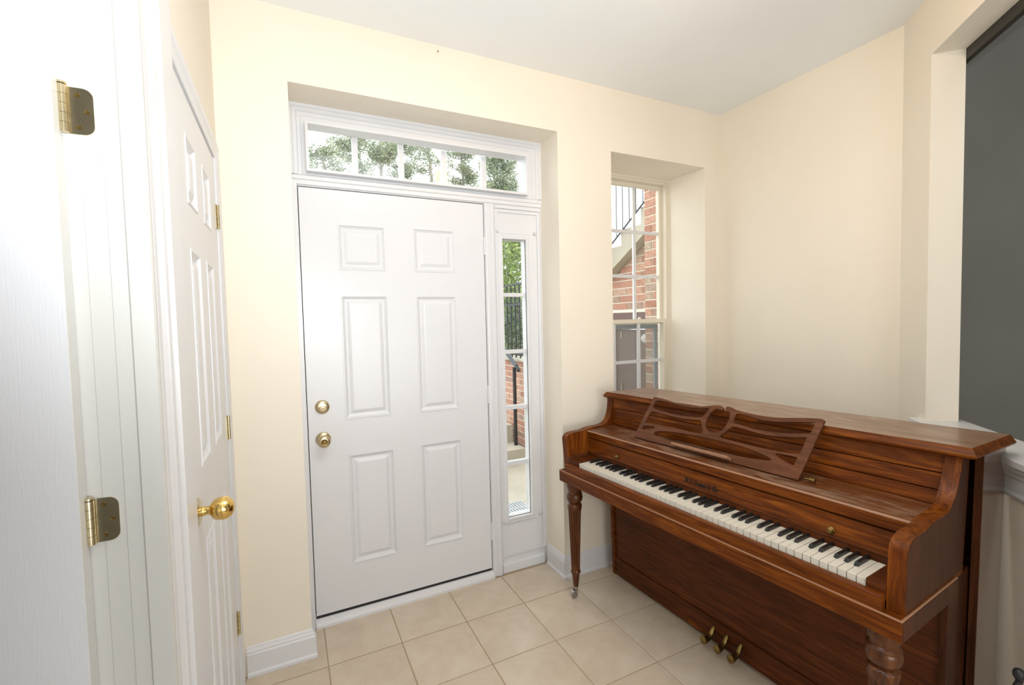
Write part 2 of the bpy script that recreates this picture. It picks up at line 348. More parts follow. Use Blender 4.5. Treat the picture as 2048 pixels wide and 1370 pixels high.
# baseboards
BB = [(0, 0), (.020, 0), (.020, .012), (.014, .020), (.014, .092), (.011, .098), (.011, .104), (.006, .112), (.004, .120), (0, .124)]
zt = .0005
tag(obj('baseboard_left', sweep([(AX0, -.055, zt), (AX0, YW, zt), (XL+.016, YW, zt)][::-1], (0, 0, 1), [(-u, v) for u, v in BB]), 'white'), 'short white baseboard between the closet and the entry door', 'baseboard', kind='structure')
tag(obj('baseboard_right', sweep([(CX-.62, CY-.62, zt), (CX, CY, zt), (XR, YW, zt), (AX1, YW, zt), (AX1, -.030, zt)][::-1], (0, 0, 1), [(-u, v) for u, v in BB]), 'white'), 'white baseboard running from the entry door behind the piano', 'baseboard', kind='structure')

# ------------------------------------------------------------------ entry unit: frame, door, transom, sidelight
FD = FY(0)
fr = thing('trim_3', 'white painted frame around entry door, transom and sidelight', 'door frame', (0, 0, 0), kind='structure')
DX0, DX1, DZB, DZT = 0.0, .9165, .051, 2.084     # door slab
TX0, TX1, TZ0, TZ1 = .050, 1.167, 2.160, 2.360   # transom glass opening
SX0, SX1, SZ0, SZ1 = 1.031, 1.176, .316, 1.904   # sidelight glass opening
SPX0, SPX1 = .985, AX1                           # sidelight panel
# main flat frame body
obj('frame_board', slab([AX0, AX1], [.0, AZ], [(DX0-.004, DX1+.004, 0, DZT+.004), (TX0-.012, TX1+.012, TZ0-.012, TZ1+.012), (SPX0, SPX1-.004, 0, 2.072)], FD, .004, -.07), 'white', fr)
# outer casing steps around the transom and down the left side
obj('casing', sweep([(AX0, .0, 2.138), (AX0, .0, AZ), (AX1, .0, AZ), (AX1, .0, 2.138)], (0, -1, 0), [(-u, v) for u, v in ((0, .004), (0, .020), (.012, .020), (.016, .014), (.030, .014), (.034, .008), (.048, .008), (.052, .0042))]), 'white', fr)
obj('casing', bx(AX0, AX0+.022, -.020, -.004, 0, 2.105), 'white', fr, bev=.003)
# transom sill rail
obj('transom_rail', prism([(.004, 2.092), (.014, 2.094), (.014, 2.112), (.020, 2.116), (.020, 2.132), (.010, 2.138), (.004, 2.140)], lambda p: FD(AX0, p[1], p[0]), lambda p: FD(AX1, p[1], p[0])), 'white', fr)
# mullion post between door and sidelight
obj('mullion_post', prism([(.922, .004), (.924, .012), (.934, .014), (.938, .008), (.948, .008), (.952, .014), (.974, .014), (.985, .004)], lambda p: FD(p[0], .0, p[1]), lambda p: FD(p[0], 2.092, p[1])), 'white', fr)
# threshold
thr = obj('threshold', prism([(.026, 0), (.026, .012), (.018, .026), (.002, .036), (-.06, .036), (-.06, 0)], lambda p: FD(DX0-.004, p[1], p[0]), lambda p: FD(DX1+.006, p[1], p[0])), 'white', fr)
obj('door_sweep', bx(DX0+.002, DX1-.002, .004, .03, .0365, .0508), 'black', fr)
obj('door_stop', slab([DX0-.004, DX1+.004], [.036, DZT+.004], [(DX0+.012, DX1-.012, .036, DZT-.012)], FD, -.046, -.07), 'black', fr)

d1 = thing('door_1', 'white six panel entry door with satin brass deadbolt and knob', 'door', (DX0, 0, DZB), kind='structure')
LD = lambda u, v, d: Vector((u-DX0, -d, v-DZB))
pan = [(.164, .386, 1.709, 1.926), (.529, .748, 1.709, 1.931), (.166, .388, .985, 1.586), (.532, .750, .981, 1.585), (.174, .394, .266, .810), (.533, .757, .266, .812)]
obj('door_slab', slab([DX0, DX1], [DZB, DZT], pan, LD, 0, -.044), 'door', d1)
for p in pan: obj('door_panel', rpanel(LD, p[0]-.0002, p[1]+.0002, p[2]-.0002, p[3]+.0002, -.044), 'door', d1)
def yaxis(cx_, cz_, y=0):   # lathe axis pointing into the room from the door
    return lambda p: Vector((cx_+p.x, y-p.z, cz_+p.y))
db = obj('deadbolt', lathe([(.033, 0), (.033, .004), (.030, .009), (.026, .012), (.016, .014), (.001, .014)], 40, f=yaxis(.064-DX0, 1.057-DZB)), 'satin', d1, True)
obj('thumb_turn', lathe([(.0005, .014), (.0085, .016), (.010, .022), (.008, .028), (.002, .030)], 20, f=lambda p: Vector((.064+p.x*1.9*.96-p.y*.25, -p.z, 1.057-DZB+p.y*.55+p.x*.35))), 'satin', db, True)
kn = obj('door_knob', lathe([(.034, 0), (.034, .004), (.029, .010), (.014, .014), (.012, .030), (.018, .036), (.026, .044), (.029, .054), (.0275, .064), (.022, .070), (.0155, .0715)], 40, f=yaxis(.063, .903-DZB)), 'satin', d1, True)
obj('key_button', lathe([(.0150, .0712), (.0135, .0745), (.009, .0735), (.0085, .0765), (.001, .0770)], 24, f=yaxis(.063, .903-DZB)), 'oldbrass', kn, True)
for z in (1.858, 1.040, .262):
    h = bmesh.new()
    for k in range(5): lathe([(.0062, z-DZB-.048+k*.0195), (.0062, z-DZB-.048+k*.0195+.0185)], 14, bm=h, f=lambda p: Vector((DX1+.0035+p.x, -.006+p.y, p.z)))
    obj('hinge', h, 'white', d1, True)

w1 = thing('window_1', 'long five pane transom window above the entry door', 'window', (TX0, .05, TZ0), kind='structure')
LW = lambda u, v, d: Vector((u-TX0, -.05-d, v-TZ0))
obj('transom_frame', frame(LW, TX0-.012, TX1+.012, TZ0-.012, TZ1+.012, .012, 0.046, -.02), 'white', w1)
xs = [TX0, .264, .491, .718, .949, TX1]
for i in range(5):
    a, b = xs[i]+(.014 if i else 0), xs[i+1]-(.014 if i < 4 else 0)
    obj('glass_pane', bx(a-TX0, b-TX0, .004, .008, 0, TZ1-TZ0), 'glass', w1)
for x in xs[1:5]: obj('muntin', bx(x-.0135-TX0, x+.0135-TX0, -.004, .016, 0, TZ1-TZ0), 'white', w1, bev=.003)

w2 = thing('window_2', 'narrow five pane sidelight window right of the entry door', 'window', (SPX0, 0, 0), kind='structure')
LS = lambda u, v, d: Vector((u-SPX0, -d, v))
obj('sidelight_panel', slab([SPX0+.001, SPX1-.001], [.0, 2.071], [(SX0-.006, SX1+.006, SZ0-.006, SZ1+.006)], LS, -.012, -.05), 'white', w2)
obj('edge_moulding', frame(LS, SPX0+.001, SPX1-.003, .09, 2.071, .018, -.012, -.003), 'white', w2, bev=.002)
obj('glazing_frame', sweep([(SX0-SPX0, 0, SZ0), (SX0-SPX0, 0, SZ1), (SX1-SPX0, 0, SZ1), (SX1-SPX0, 0, SZ0)], (0, -1, 0), [(0, -.012), (0, -.002), (.004, .006), (.014, .006), (.020, .001), (.030, .001), (.034, -.006), (.036, -.012)], True), 'white', w2)
obj('glazing_reveal', frame(LS, SX0-.006, SX1+.006, SZ0-.006, SZ1+.006, .006, -.004, -.06), 'white', w2)
zs = [SZ0, .618, .944, 1.268, 1.595, SZ1]
for i in range(5): obj('glass_pane', bx(SX0-SPX0, SX1-SPX0, .048, .052, zs[i]+(.011 if i else 0), zs[i+1]-(.011 if i < 4 else 0)), 'glass', w2)
for z in zs[1:5]: obj('muntin', bx(SX0-SPX0, SX1-SPX0, .030, .060, z-.0105, z+.0105), 'white', w2, bev=.003)
for (x, z) in ((1.000, 1.945), (1.240, 1.945), (1.240, .296), (1.002, .294)):
    obj('clip', lathe([(.010, -.012), (.010, -.006), (.006, .002), (.002, .003)], 14, f=lambda p: LS(x+p.x, z+p.y, p.z)), 'jamb', w2, True)
obj('base_rail', prism([(-.012, 0), (.006, 0), (.004, .045), (-.004, .052), (-.012, .055)], lambda p: LS(SPX0+.002, p[1], p[0]), lambda p: LS(SPX1-.016, p[1], p[0])), 'white', w2)

# ------------------------------------------------------------------ side window (six over six, double hung)
YN = .115
w3 = thing('window_3', 'cream double hung side window with white grilles, behind the piano', 'window', (NX0, YN, NZ0), kind='structure')
LN = lambda u, v, d: Vector((u-NX0, -d, v-NZ0))
obj('window_frame', frame(LN, NX0, NX1, NZ0, NZ1, .014, .012, -.08), 'vinyl', w3, bev=.002)
obj('window_frame', frame(LN, NX0+.014, NX1-.014, NZ0+.014, NZ1-.014, .014, .004, -.08), 'vinyl', w3, bev=.002)
GX0, GX1 = 1.718, 2.288
def sash(name, z0, z1, d, rows, wd=.026):
    s = obj(name, frame(LN, NX0+.029, NX1-.029, z0, z1, wd, d, d-.028), 'vinyl', w3, bev=.003)
    x0, x1, a, b = NX0+.029+wd, NX1-.029-wd, z0+wd, z1-wd
    cols = [x0+(x1-x0)*k/3 for k in range(4)]; rr = [a+(b-a)*k/rows for k in range(rows+1)]
    for i in range(3):
        for j in range(rows): obj('glass_pane', prism([(cols[i], rr[j]), (cols[i+1], rr[j]), (cols[i+1], rr[j+1]), (cols[i], rr[j+1])], lambda p: LN(p[0], p[1], d-.015), lambda p: LN(p[0], p[1], d-.018)), 'glass', s)
    for c in cols[1:3]: obj('muntin', bx(c-.0110-NX0, c+.0110-NX0, -d+.010, -d+.024, a-NZ0, b-NZ0), 'white', s, bev=.002)
    for r in rr[1:-1]: obj('muntin', bx(x0-NX0, x1-NX0, -d+.009, -d+.025, r-.0105-NZ0, r+.0105-NZ0), 'white', s, bev=.002)
    return s
sash('upper_sash', 1.403, NZ1-.029, -.036, 3)
ls = sash('lower_sash', NZ0+.039, 1.437, .0, 3)
obj('sash_lock', lathe([(.012, 0), (.012, .010), (.004, .014)], 16, f=lambda p: LN(2.12+p.x, 1.437+p.z, -.010+p.y)), 'vinyl', w3, True)
obj('outer_frame', frame(LN, NX0+.05, NX1-.05, NZ0+.05, 1.40, .030, -.062, -.080), 'greyframe', w3)
obj('insect_screen', bx(.08, NX1-NX0-.08, .071, .0715, .08, .82), 'screen', w3)

# ------------------------------------------------------------------ left wall: closet door, casings, nearest doorway
XC = -.285
d2 = thing('door_2', 'white six panel closet door with a polished brass ball knob', 'door', (XC, CD0, 0), kind='structure')
LC = lambda u, v, d: Vector((d, u-CD0, v))
cp = [(-.925, -.785, 1.765, 1.942), (-.662, -.527, 1.765, 1.942), (-.930, -.785, 1.083, 1.648), (-.668, -.526, 1.083, 1.648), (-.925, -.785, .20, .885), (-.668, -.527, .20, .885)]
cz = [(a, b, c, d) for a, b, c, d in cp]
obj('door_slab', slab([CD0, CD1], [.012, CDZ], cz, LC, 0, -.035), 'white', d2)
for p in cz: obj('door_panel', rpanel(LC, p[0], p[1], p[2], p[3], -.035, .002), 'white', d2)
kx = lambda cy_, cz_: (lambda p: Vector((p.z, cy_-CD0+p.x, cz_+p.y)))
k2 = obj('door_knob', lathe([(.012, .004), (.012, .012), (.010, .020), (.012, .026), (.020, .030), (.026, .038), (.0285, .050), (.027, .062), (.020, .072), (.010, .077), (.001, .078)], 40, f=kx(-1.020, .995)), 'brass', d2, True)
obj('rosette', lathe([(.034, 0), (.034, .003), (.028, .006), (.012, .0065)], 36, f=kx(-1.020, .995)), 'hinge', k2, True)
for z in (1.845, 1.075, .33):
    h = bmesh.new(); box(h, -.001, .002, CD1-CD0-.022, CD1-CD0+.022, z-.043, z+.043)
    for k in range(5): lathe([(.0055, z-.043+k*.0174), (.0055, z-.043+k*.0174+.0164)], 14, bm=h, f=lambda p: Vector((.0055+p.x, CD1-CD0+p.y, p.z)))
    obj('hinge', h, 'hinge', d2, True)
CS = [(0, 0), (0, .010), (.008, .012), (.012, .009), (.030, .010), (.044, .015), (.060, .016), (.066, .012), (.070, 0)]
# path runs up the far leg, across the head, down; u outward from the opening
tag(obj('trim_4', sweep([(XL+.0005, CD1+.006, 0), (XL+.0005, CD1+.006, CDZ+.008), (XL+.0005, CD0-.004, CDZ+.008)], (1, 0, 0), [(-u, v) for u, v in CS]), 'white'), 'white casing over the head and far side of the closet door', 'trim', kind='structure')
nl = bmesh.new(); box(nl, XL+.0005, XL+.0165, -1.200, CD0-.006, 0, 2.158)
tag(obj('trim_5', nl, 'white', bev=.002), 'white casing board on the near side of the closet door', 'trim', kind='structure')
# nearest doorway
jb = bmesh.new()
pj = [(-.392, DZ0+.02), (-.392, DZ0), (-.366, DZ0), (-.365, DZ0-.001), (-.336, DZ0-.001), (-.335, DZ0-.0025), (-.313, DZ0-.0025), (-.310, DZ0-.006), (-.279, DZ0-.006), (-.277, DZ0), (-.277, DZ0+.02)]
tag(obj('trim_6', prism(pj, lambda p: Vector((p[0], p[1], 0)), lambda p: Vector((p[0], p[1], 2.07))), 'jamb'), 'off-white stepped door jamb carrying two hinges with wear', 'trim', kind='structure')
c7 = [(DZ0+.000, 0), (DZ0, .010), (DZ0+.012, .014), (DZ0+.040, .013), (DZ0+.052, .017), (DZ0+.060, .014), (DZ0+.068, .018), (DZ0+.082, .019), (DZ0+.088, .016), (DZ0+.090, 0)]
tag(obj('trim_7', prism(c7, lambda p: Vector((XL+.0005+p[1], p[0], 0)), lambda p: Vector((XL+.0005+p[1], p[0], 2.75))), 'white'), 'white moulded casing along the near doorway', 'trim', kind='structure')
# open door of the nearest doorway, swung away into the next room
OD = thing('door_3', 'open white panel door at the far left edge, seen up close', 'door', (-.386, DZ0-.037, .012), kind='structure')
LO = lambda u, v, d: Vector((-u, -d, v))
op = [(.105, .33, .22, .80), (.105, .33, .97, 1.58), (.105, .33, 1.70, 1.92), (.44, .66, .22, .80), (.44, .66, .97, 1.58), (.44, .66, 1.70, 1.92)]
obj('door_slab', slab([0, .76], [0, 2.03], op, LO, 0, -.035), 'door', OD)
for p in op: obj('door_panel', rpanel(LO, *p, -.035, .001), 'door', OD)
obj('door_edge', bx(-.0005, .0008, .002, .033, 0, 2.03), 'jamb', OD)
for zc in (1.803, 1.121):
    h = bmesh.new(); z0, z1 = zc-.0375, zc+.0375
    # leaf with rounded corners on the jamb face, facing the camera
    pts = [(0, z0)]; R_ = .014
    for k in range(7): a = -PI/2+k*PI/12; pts.append((.042-R_+R_*math.cos(a), z0+R_+R_*math.sin(a)))
    for k in range(7): a = k*PI/12; pts.append((.042-R_+R_*math.cos(a), z1-R_+R_*math.sin(a)))
    pts.append((0, z1))
    hm = prism(pts, lambda p: Vector((p[0], .036, p[1]-.012)), lambda p: Vector((p[0], .034, p[1]-.012)))
    hh = obj('hinge', hm, 'hinge', OD)
    for k in range(5): lathe([(.0068, z0+k*.015-.012), (.0068, z0+k*.015-.012+.0144)], 18, bm=h, f=lambda p: Vector((.004+p.x, .029+p.y, p.z)))
    lathe([(.0045, z1-.012), (.0072, z1-.011), (.0072, z1-.008), (.003, z1-.006)], 18, bm=h, f=lambda p: Vector((.004+p.x, .029+p.y, p.z)))
    obj('knuckle', h, 'hinge', hh, True)
    for (sx, sz) in ((.022, -.026), (.033, 0), (.022, .026)):
        obj('screw', lathe([(.0038, 0), (.0034, .0008), (.0012, .0006)], 14, f=lambda p: Vector((sx+p.x, .034-p.z, zc-.012+sz+p.y))), 'oldbrass', hh, True)

# ------------------------------------------------------------------ piano
PX, PY, PA = 1.2094, -.4558, .0771
pn = thing('upright_piano', 'walnut console piano with fluted legs and a pierced music desk', 'piano', (PX, PY, 0), -(PI/2-PA))
def wp(v):   # slight twist of the old case: base and lid are not quite parallel to the keyboard
    z = v.z; s = -.030*(1-z/.66) if z < .66 else (.066*(z-.76)/.28 if z > .76 else 0)
    return Vector((v.x, v.y+(v.x-.6)*s, z))
def P(name, bm, m='walnut', parent=pn, smooth=False, bev=0, seg=2): return obj(name, bm, m, parent, smooth, bev, wp, seg)
A0, A1, I0, I1 = -.121, 1.309, -.084, 1.270
# arms: S-curved cheeks
ap = [(.40, .662), (.002, .662), (.000, .70), (-.001, .828), (.002, .838), (.009, .848), (.022, .856), (.045, .861), (.075, .862), (.105, .862), (.128, .865), (.150, .870), (.180, .873), (.215, .873), (.248, .875), (.270, .880), (.290, .891), (.306, .908), (.320, .932), (.332, .963), (.339, .990), (.343, 1.014), (.40, 1.014)]
for a0, a1 in ((A0, I0), (I1, A1)):
    P('arm', prism(ap, lambda p: Vector((a0, p[0], p[1])), lambda p: Vector((a1, p[0], p[1]))), 'walnut_arm', smooth=True, bev=.0035)
# darker thin plates on the outer faces of the cheeks
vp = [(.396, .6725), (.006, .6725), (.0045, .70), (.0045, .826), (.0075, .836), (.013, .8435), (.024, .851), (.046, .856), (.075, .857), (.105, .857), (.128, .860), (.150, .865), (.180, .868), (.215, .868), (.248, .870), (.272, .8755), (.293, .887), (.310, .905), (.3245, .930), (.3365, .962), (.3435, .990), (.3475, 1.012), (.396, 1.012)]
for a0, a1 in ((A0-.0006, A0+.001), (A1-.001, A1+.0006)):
    P('arm_dark_face', prism(vp, lambda p: Vector((a0, p[0], p[1])), lambda p: Vector((a1, p[0], p[1]))), 'dark_side')
# case sides (lower) and polished back extension
P('case_side', bx(A0+.004, A0+.022, .300, .60, .02, .662), 'walnut', bev=.0015)
P('case_side', bx(A1-.018, A1-.002, .300, .46, .02, .662), 'dark_side', bev=.0015)
P('side_rail_dark_face', bx(A1+.0055, A1+.0070, -.026, .344, .6125, .664), 'dark_side')
P('case_side', bx(A1-.050, A1-.032, .40, .46, .662, 1.014), 'walnut_dark')  # dark walnut painted in for the shade of this gap
P('case_side', bx(A0+.001, A0+.020, .40, .60, .662, 1.014), 'walnut')
P('polished_side', bx(A1+.004, A1+.022, .4375, .640, .015, 1.014), 'walnut_side', bev=.0015)
P('gap_shade_strip', bx(A1+.003, A1+.0215, .4345, .437, .015, 1.014), 'dark_side')  # dark strip stands in for the gap's shade beside the panel
P('back_panel', bx(A0+.01, A1, .600, .62, .02, 1.014), 'walnut_dark')
# lid with a moulded edge
lb = bmesh.new(); rings = []
for ins, z in ((.010, 1.0145), (.0, 1.020), (-.002, 1.026), (.003, 1.032), (.008, 1.040), (.013, 1.0455)):
    rings.append([lb.verts.new(q) for q in ((-.121+ins, .318+ins, z), (1.343-ins, .318+ins, z), (1.343-ins+.012, .622, z), (-.10+ins, .622, z))])
for k in range(len(rings)-1):
    for i in range(4): lb.faces.new((rings[k][i], rings[k][(i+1) % 4], rings[k+1][(i+1) % 4], rings[k+1][i]))
lb.faces.new(rings[0][::-1]); lb.faces.new(rings[-1])
P('lid', lb, 'walnut')
tp = [(-.121+.0135, .318+.0135), (1.343-.0135, .318+.0135), (1.343-.0135+.012, .6215), (-.10+.0135, .6215)]
P('lid_top', prism(tp, lambda p: Vector((p[0], p[1], 1.0454)), lambda p: Vector((p[0], p[1], 1.0461))), 'walnut_lid')
# upper panel: three boards with recessed grooves
zz = [.866, .9085, .9575, 1.0115]
def upy(z): return .326+(z-.866)*.16
P('panel_backing', bx(I0, I1, .360, .366, .866, 1.012), 'felt')
for k in range(3):
    za, zb = zz[k]+.0016, zz[k+1]-.0018
    P('upper_board', prism([(upy(za), za), (upy(za)+.012, za), (upy(zb)+.012, zb), (upy(zb), zb)], lambda p: Vector((I0+.0005, p[0], p[1])), lambda p: Vector((I1-.0005, p[0], p[1]))), 'walnut', bev=.001, seg=1)
# music shelf with front face
P('music_shelf', prism([(.140, .822), (.137, .826), (.137, .856), (.141, .862), (.330, .866), (.330, .850), (.155, .846), (.152, .822)], lambda p: Vector((I0+.0005, p[0], p[1])), lambda p: Vector((I1-.0005, p[0], p[1]))), 'walnut', bev=0)
dst = bmesh.new(); box(dst, I0+.001, I1-.001, .146, .322, .8662, .8668); P('shelf_top', prism([(.146, .8624), (.146, .8632), (.322, .8668), (.322, .8660)], lambda p: Vector((I0+.001, p[0], p[1])), lambda p: Vector((I1-.001, p[0], p[1]))), 'walnut_dusty'); dst.free()
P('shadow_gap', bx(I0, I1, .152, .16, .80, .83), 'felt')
# fallboard
def fby(z): return .128+(z-.752)*.20
P('fallboard', prism([(fby(.752), .752), (fby(.816), .8175), (fby(.816)+.010, .8175), (fby(.752)+.02, .752)], lambda p: Vector((I0+.0005, p[0], p[1])), lambda p: Vector((I1-.0005, p[0], p[1]))), 'walnut', bev=.002)
P('fallboard_base', bx(I0+.0005, I1-.0005, .1255, .145, .715, .7505), 'walnut_dark')
P('fallboard_bead', prism([(.1250, .7500), (.1235, .7518), (.1280, .7530), (.130, .7500)], lambda p: Vector((I0+.0005, p[0], p[1])), lambda p: Vector((I1-.0005, p[0], p[1]))), 'walnut_desk')
for ka in (.134, 1.078):
    P('lock_knob', lathe([(.011, 0), (.011, .003), (.008, .006), (.0085, .011), (.006, .014), (.001, .0145)], 24, f=lambda p: Vector((ka+p.x, .1315-p.z, .771+p.y))), 'oldbrass', smooth=True)
# keys
kd = .02356; g = .0013
def keymesh(a0, a1, b0, b1, z0, z1, m, bv):
    bm = bx(a0+.0006, a1-.0006, b0+.0008, b1, z0, z1-.0032); box(bm, a0, a1, b0, b1, z1-.0030, z1)
    es = [e for e in bm.edges if any(v.co.z > z1-.0001 for v in e.verts)]
    bmesh.ops.bevel(bm, geom=es, offset=bv, segments=2, affect='EDGES')
    me = bpy.data.meshes.new('white_key'); bm.to_mesh(me); bm.free(); me.materials.append(MT[m]); return me
wk = keymesh(g/2, kd-g/2, 0, .128, .703, .727, 'ivory', .0007)
for i in range(52): link(wk, 'white_key', pn, (i*kd, random.uniform(-.0004, .0004), random.uniform(-.0005, .0005)))
bkm = bmesh.new()
pts = [((-.0055, .727), (.0055, .727)), ((-.0045, .739), (.0045, .739))]
r_ = []
for (hw, z, b0) in ((.0056, .724, .0), (.0056, .729, .0015), (.0046, .7365, .006), (.0036, .7385, .0085)):
    r_.append([bkm.verts.new(q) for q in ((-hw, b0, z), (hw, b0, z), (hw, .078, z), (-hw, .078, z))])
for k in range(3):
    for i in range(4): bkm.faces.new((r_[k][i], r_[k][(i+1) % 4], r_[k+1][(i+1) % 4], r_[k+1][i]))
bkm.faces.new(r_[0][::-1]); bkm.faces.new(r_[-1]); bmesh.ops.recalc_face_normals(bkm, faces=bkm.faces)
bme = bpy.data.meshes.new('black_key'); bkm.to_mesh(bme); bkm.free(); bme.materials.append(MT['ebony'])
for i in range(51):
    n = i % 7     # 0 = A
    off = {0: .0018, 2: -.0022, 3: .0022, 5: -.003, 6: 0.0}.get(n)
    if off is None: continue
    link(bme, 'black_key', pn, ((i+1)*kd+off, .049, random.uniform(-.0004, .0004)))
P('key_bed_felt', bx(I0, I1, .002, .14, .690, .7025), 'felt')
P('key_block', bx(I0+.0005, -.0015, -.004, .124, .690, .7325), 'walnut_dark', bev=.002)
P('key_block', bx(52*kd+.0015, I1-.0005, -.004, .124, .690, .7325), 'walnut_dark', bev=.002)
P('block_trim', bx(I0+.001, I0+.006, -.002, .12, .7325, .745), 'walnut_desk', bev=.0015)
# key slip, keybed rail, side rails, underside
P('key_slip', prism([(-.0265, .667), (-.0265, .706), (-.023, .7095), (-.0055, .7095), (-.0055, .667)], lambda p: Vector((I0+.0005, p[0], p[1])), lambda p: Vector((I1-.0005, p[0], p[1]))), 'walnut', bev=0)
RP = [(0, .6115), (.004, .609), (.016, .609), (.016, .6685), (.004, .6685), (0, .6655)]
P('keybed_rail', sweep([(A0-.006, .345, 0), (A0-.006, -.030, 0), (A1+.006, -.030, 0), (A1+.006, .345, 0)], (0, 0, 1), [(u, v) for u, v in RP]), 'walnut', smooth=False)
P('keybed', bx(A0+.011, A1-.011, -.013, .31, .640, .6595), 'underside')
P('worn_lit_edge', sweep([(A0-.006, .345, 0), (A0-.006, -.030, 0), (A1+.006, -.030, 0), (A1+.006, .345, 0)], (0, 0, 1), [(-.0004, .6652), (.0012, .6688), (.0042, .6689), (.002, .6665)]), 'worn_lit')  # rail edge: wear, with its highlight put into the colour
P('worn_lit_edge', prism([(.1367, .8562), (.1367, .8575), (.1408, .8624), (.1416, .8624)], lambda p: Vector((I0+.001, p[0], p[1])), lambda p: Vector((I1-.001, p[0], p[1]))), 'worn_lit')  # pale strip paints the highlight along the shelf edge
P('keybed_top_edge', bx(A0-.002, A1+.002, -.026, .0, .6600, .6675), 'walnut')
# lower case
P('lower_panel', bx(A0+.024, A1-.020, .312, .326, .118, .640), 'walnut_dark', bev=.002)
P('bottom_rail', bx(A0+.006, A1-.004, .305, .33, .020, .1165), 'walnut_dark', bev=.003)
P('bottom_board', bx(A0+.02, A1-.02, .33, .60, .012, .03), 'walnut_dark')
P('corner_bracket', prism([(.40, .105), (.425, .100), (.515, .0215), (.40, .0215)], lambda p: Vector((p[0], .3040, p[1]*.35+.013)), lambda p: Vector((p[0], .306, p[1]*.35+.013))), 'walnut')
# legs
def legmesh():
    N = 16
    def mod(r, h, t):
        if .150 < h < .490:
            e = min(1, (h-.155)/.02, (.485-h)/.03)
            return r*(1-.19*e*abs(math.sin(N*t/2))**.6*1.0)
        return r
    pr_ = [(.014, .058), (.0165, .062), (.019, .075), (.0235, .110), (.026, .128), (.0305, .131), (.0325, .136), (.0325, .142), (.030, .147), (.0275, .150), (.029, .156), (.0298, .175)]
    pr_ += [(.0298+(.0415-.0298)*((h-.175)/(.455-.175))**1.1, h) for h in [.175+.028*k for k in range(1, 11)]]
    pr_ += [(.0455, .472), (.0475, .486), (.047, .494), (.040, .500), (.033, .503), (.034, .507), (.043, .510), (.050, .518), (.0535, .530), (.053, .540), (.049, .548), (.0505, .551), (.0505, .556), (.046, .560), (.042, .563), (.044, .572), (.050, .582), (.052, .594), (.052, .609)]
    return lathe([(r*.78, h) for r, h in pr_], 96, mod)
for la, lbb in ((-.070, .022), (1.258, .022)):
    bm = legmesh(); bmesh.ops.translate(bm, vec=(la, lbb, 0), verts=bm.verts)
    lg = obj('leg', bm, 'walnut_leg', pn, True)
    bl = bx(la-.045, la+.045, lbb-.040, lbb+.045, .6085, .641); obj('leg_block', bl, 'walnut_dark', lg)
    h = bmesh.new(); lathe([(.011, .050), (.012, .058), (.008, .062)], 20, bm=h, f=lambda p: Vector((la+p.x, lbb+p.y, p.z)))
    for sx in (-.010, .0085):
        vs = [(sx, .006, .052), (sx, -.008, .052), (sx, -.020, .022), (sx, -.012, .014), (sx, -.002, .020)]
        a = [h.verts.new((la+x, lbb+y, z)) for x, y, z in vs]; b = [h.verts.new((la+x+.0016, lbb+y, z)) for x, y, z in vs]
        h.faces.new(a[::-1]); h.faces.new(b)
        for i in range(5): h.faces.new((a[i], a[(i+1) % 5], b[(i+1) % 5], b[i]))
    obj('caster_fork', h, 'steel', lg, True)
    obj('caster_wheel', lathe([(.015, -.0075), (.0195, -.006), (.0195, .006), (.015, .0075)], 28, f=lambda p: Vector((la+p.z, lbb-.012+p.x, .0196+p.y))), 'steel', lg, True)
# pedals
for a in (.538, .604, .668):
    b = bmesh.new()
    tube(b, [(a, .312, .082), (a, .304, .084), (a-.001, .296, .076), (a-.002, .289, .062), (a-.002, .278, .052), (a-.003, .262, .047), (a-.004, .247, .047), (a-.005, .236, .049), (a-.005, .230, .050)],
         [.006, .007, .0085, .010, .011, .012, .0155, .0165, .006], 14)
    P('pedal', b, 'oldbrass', smooth=True)
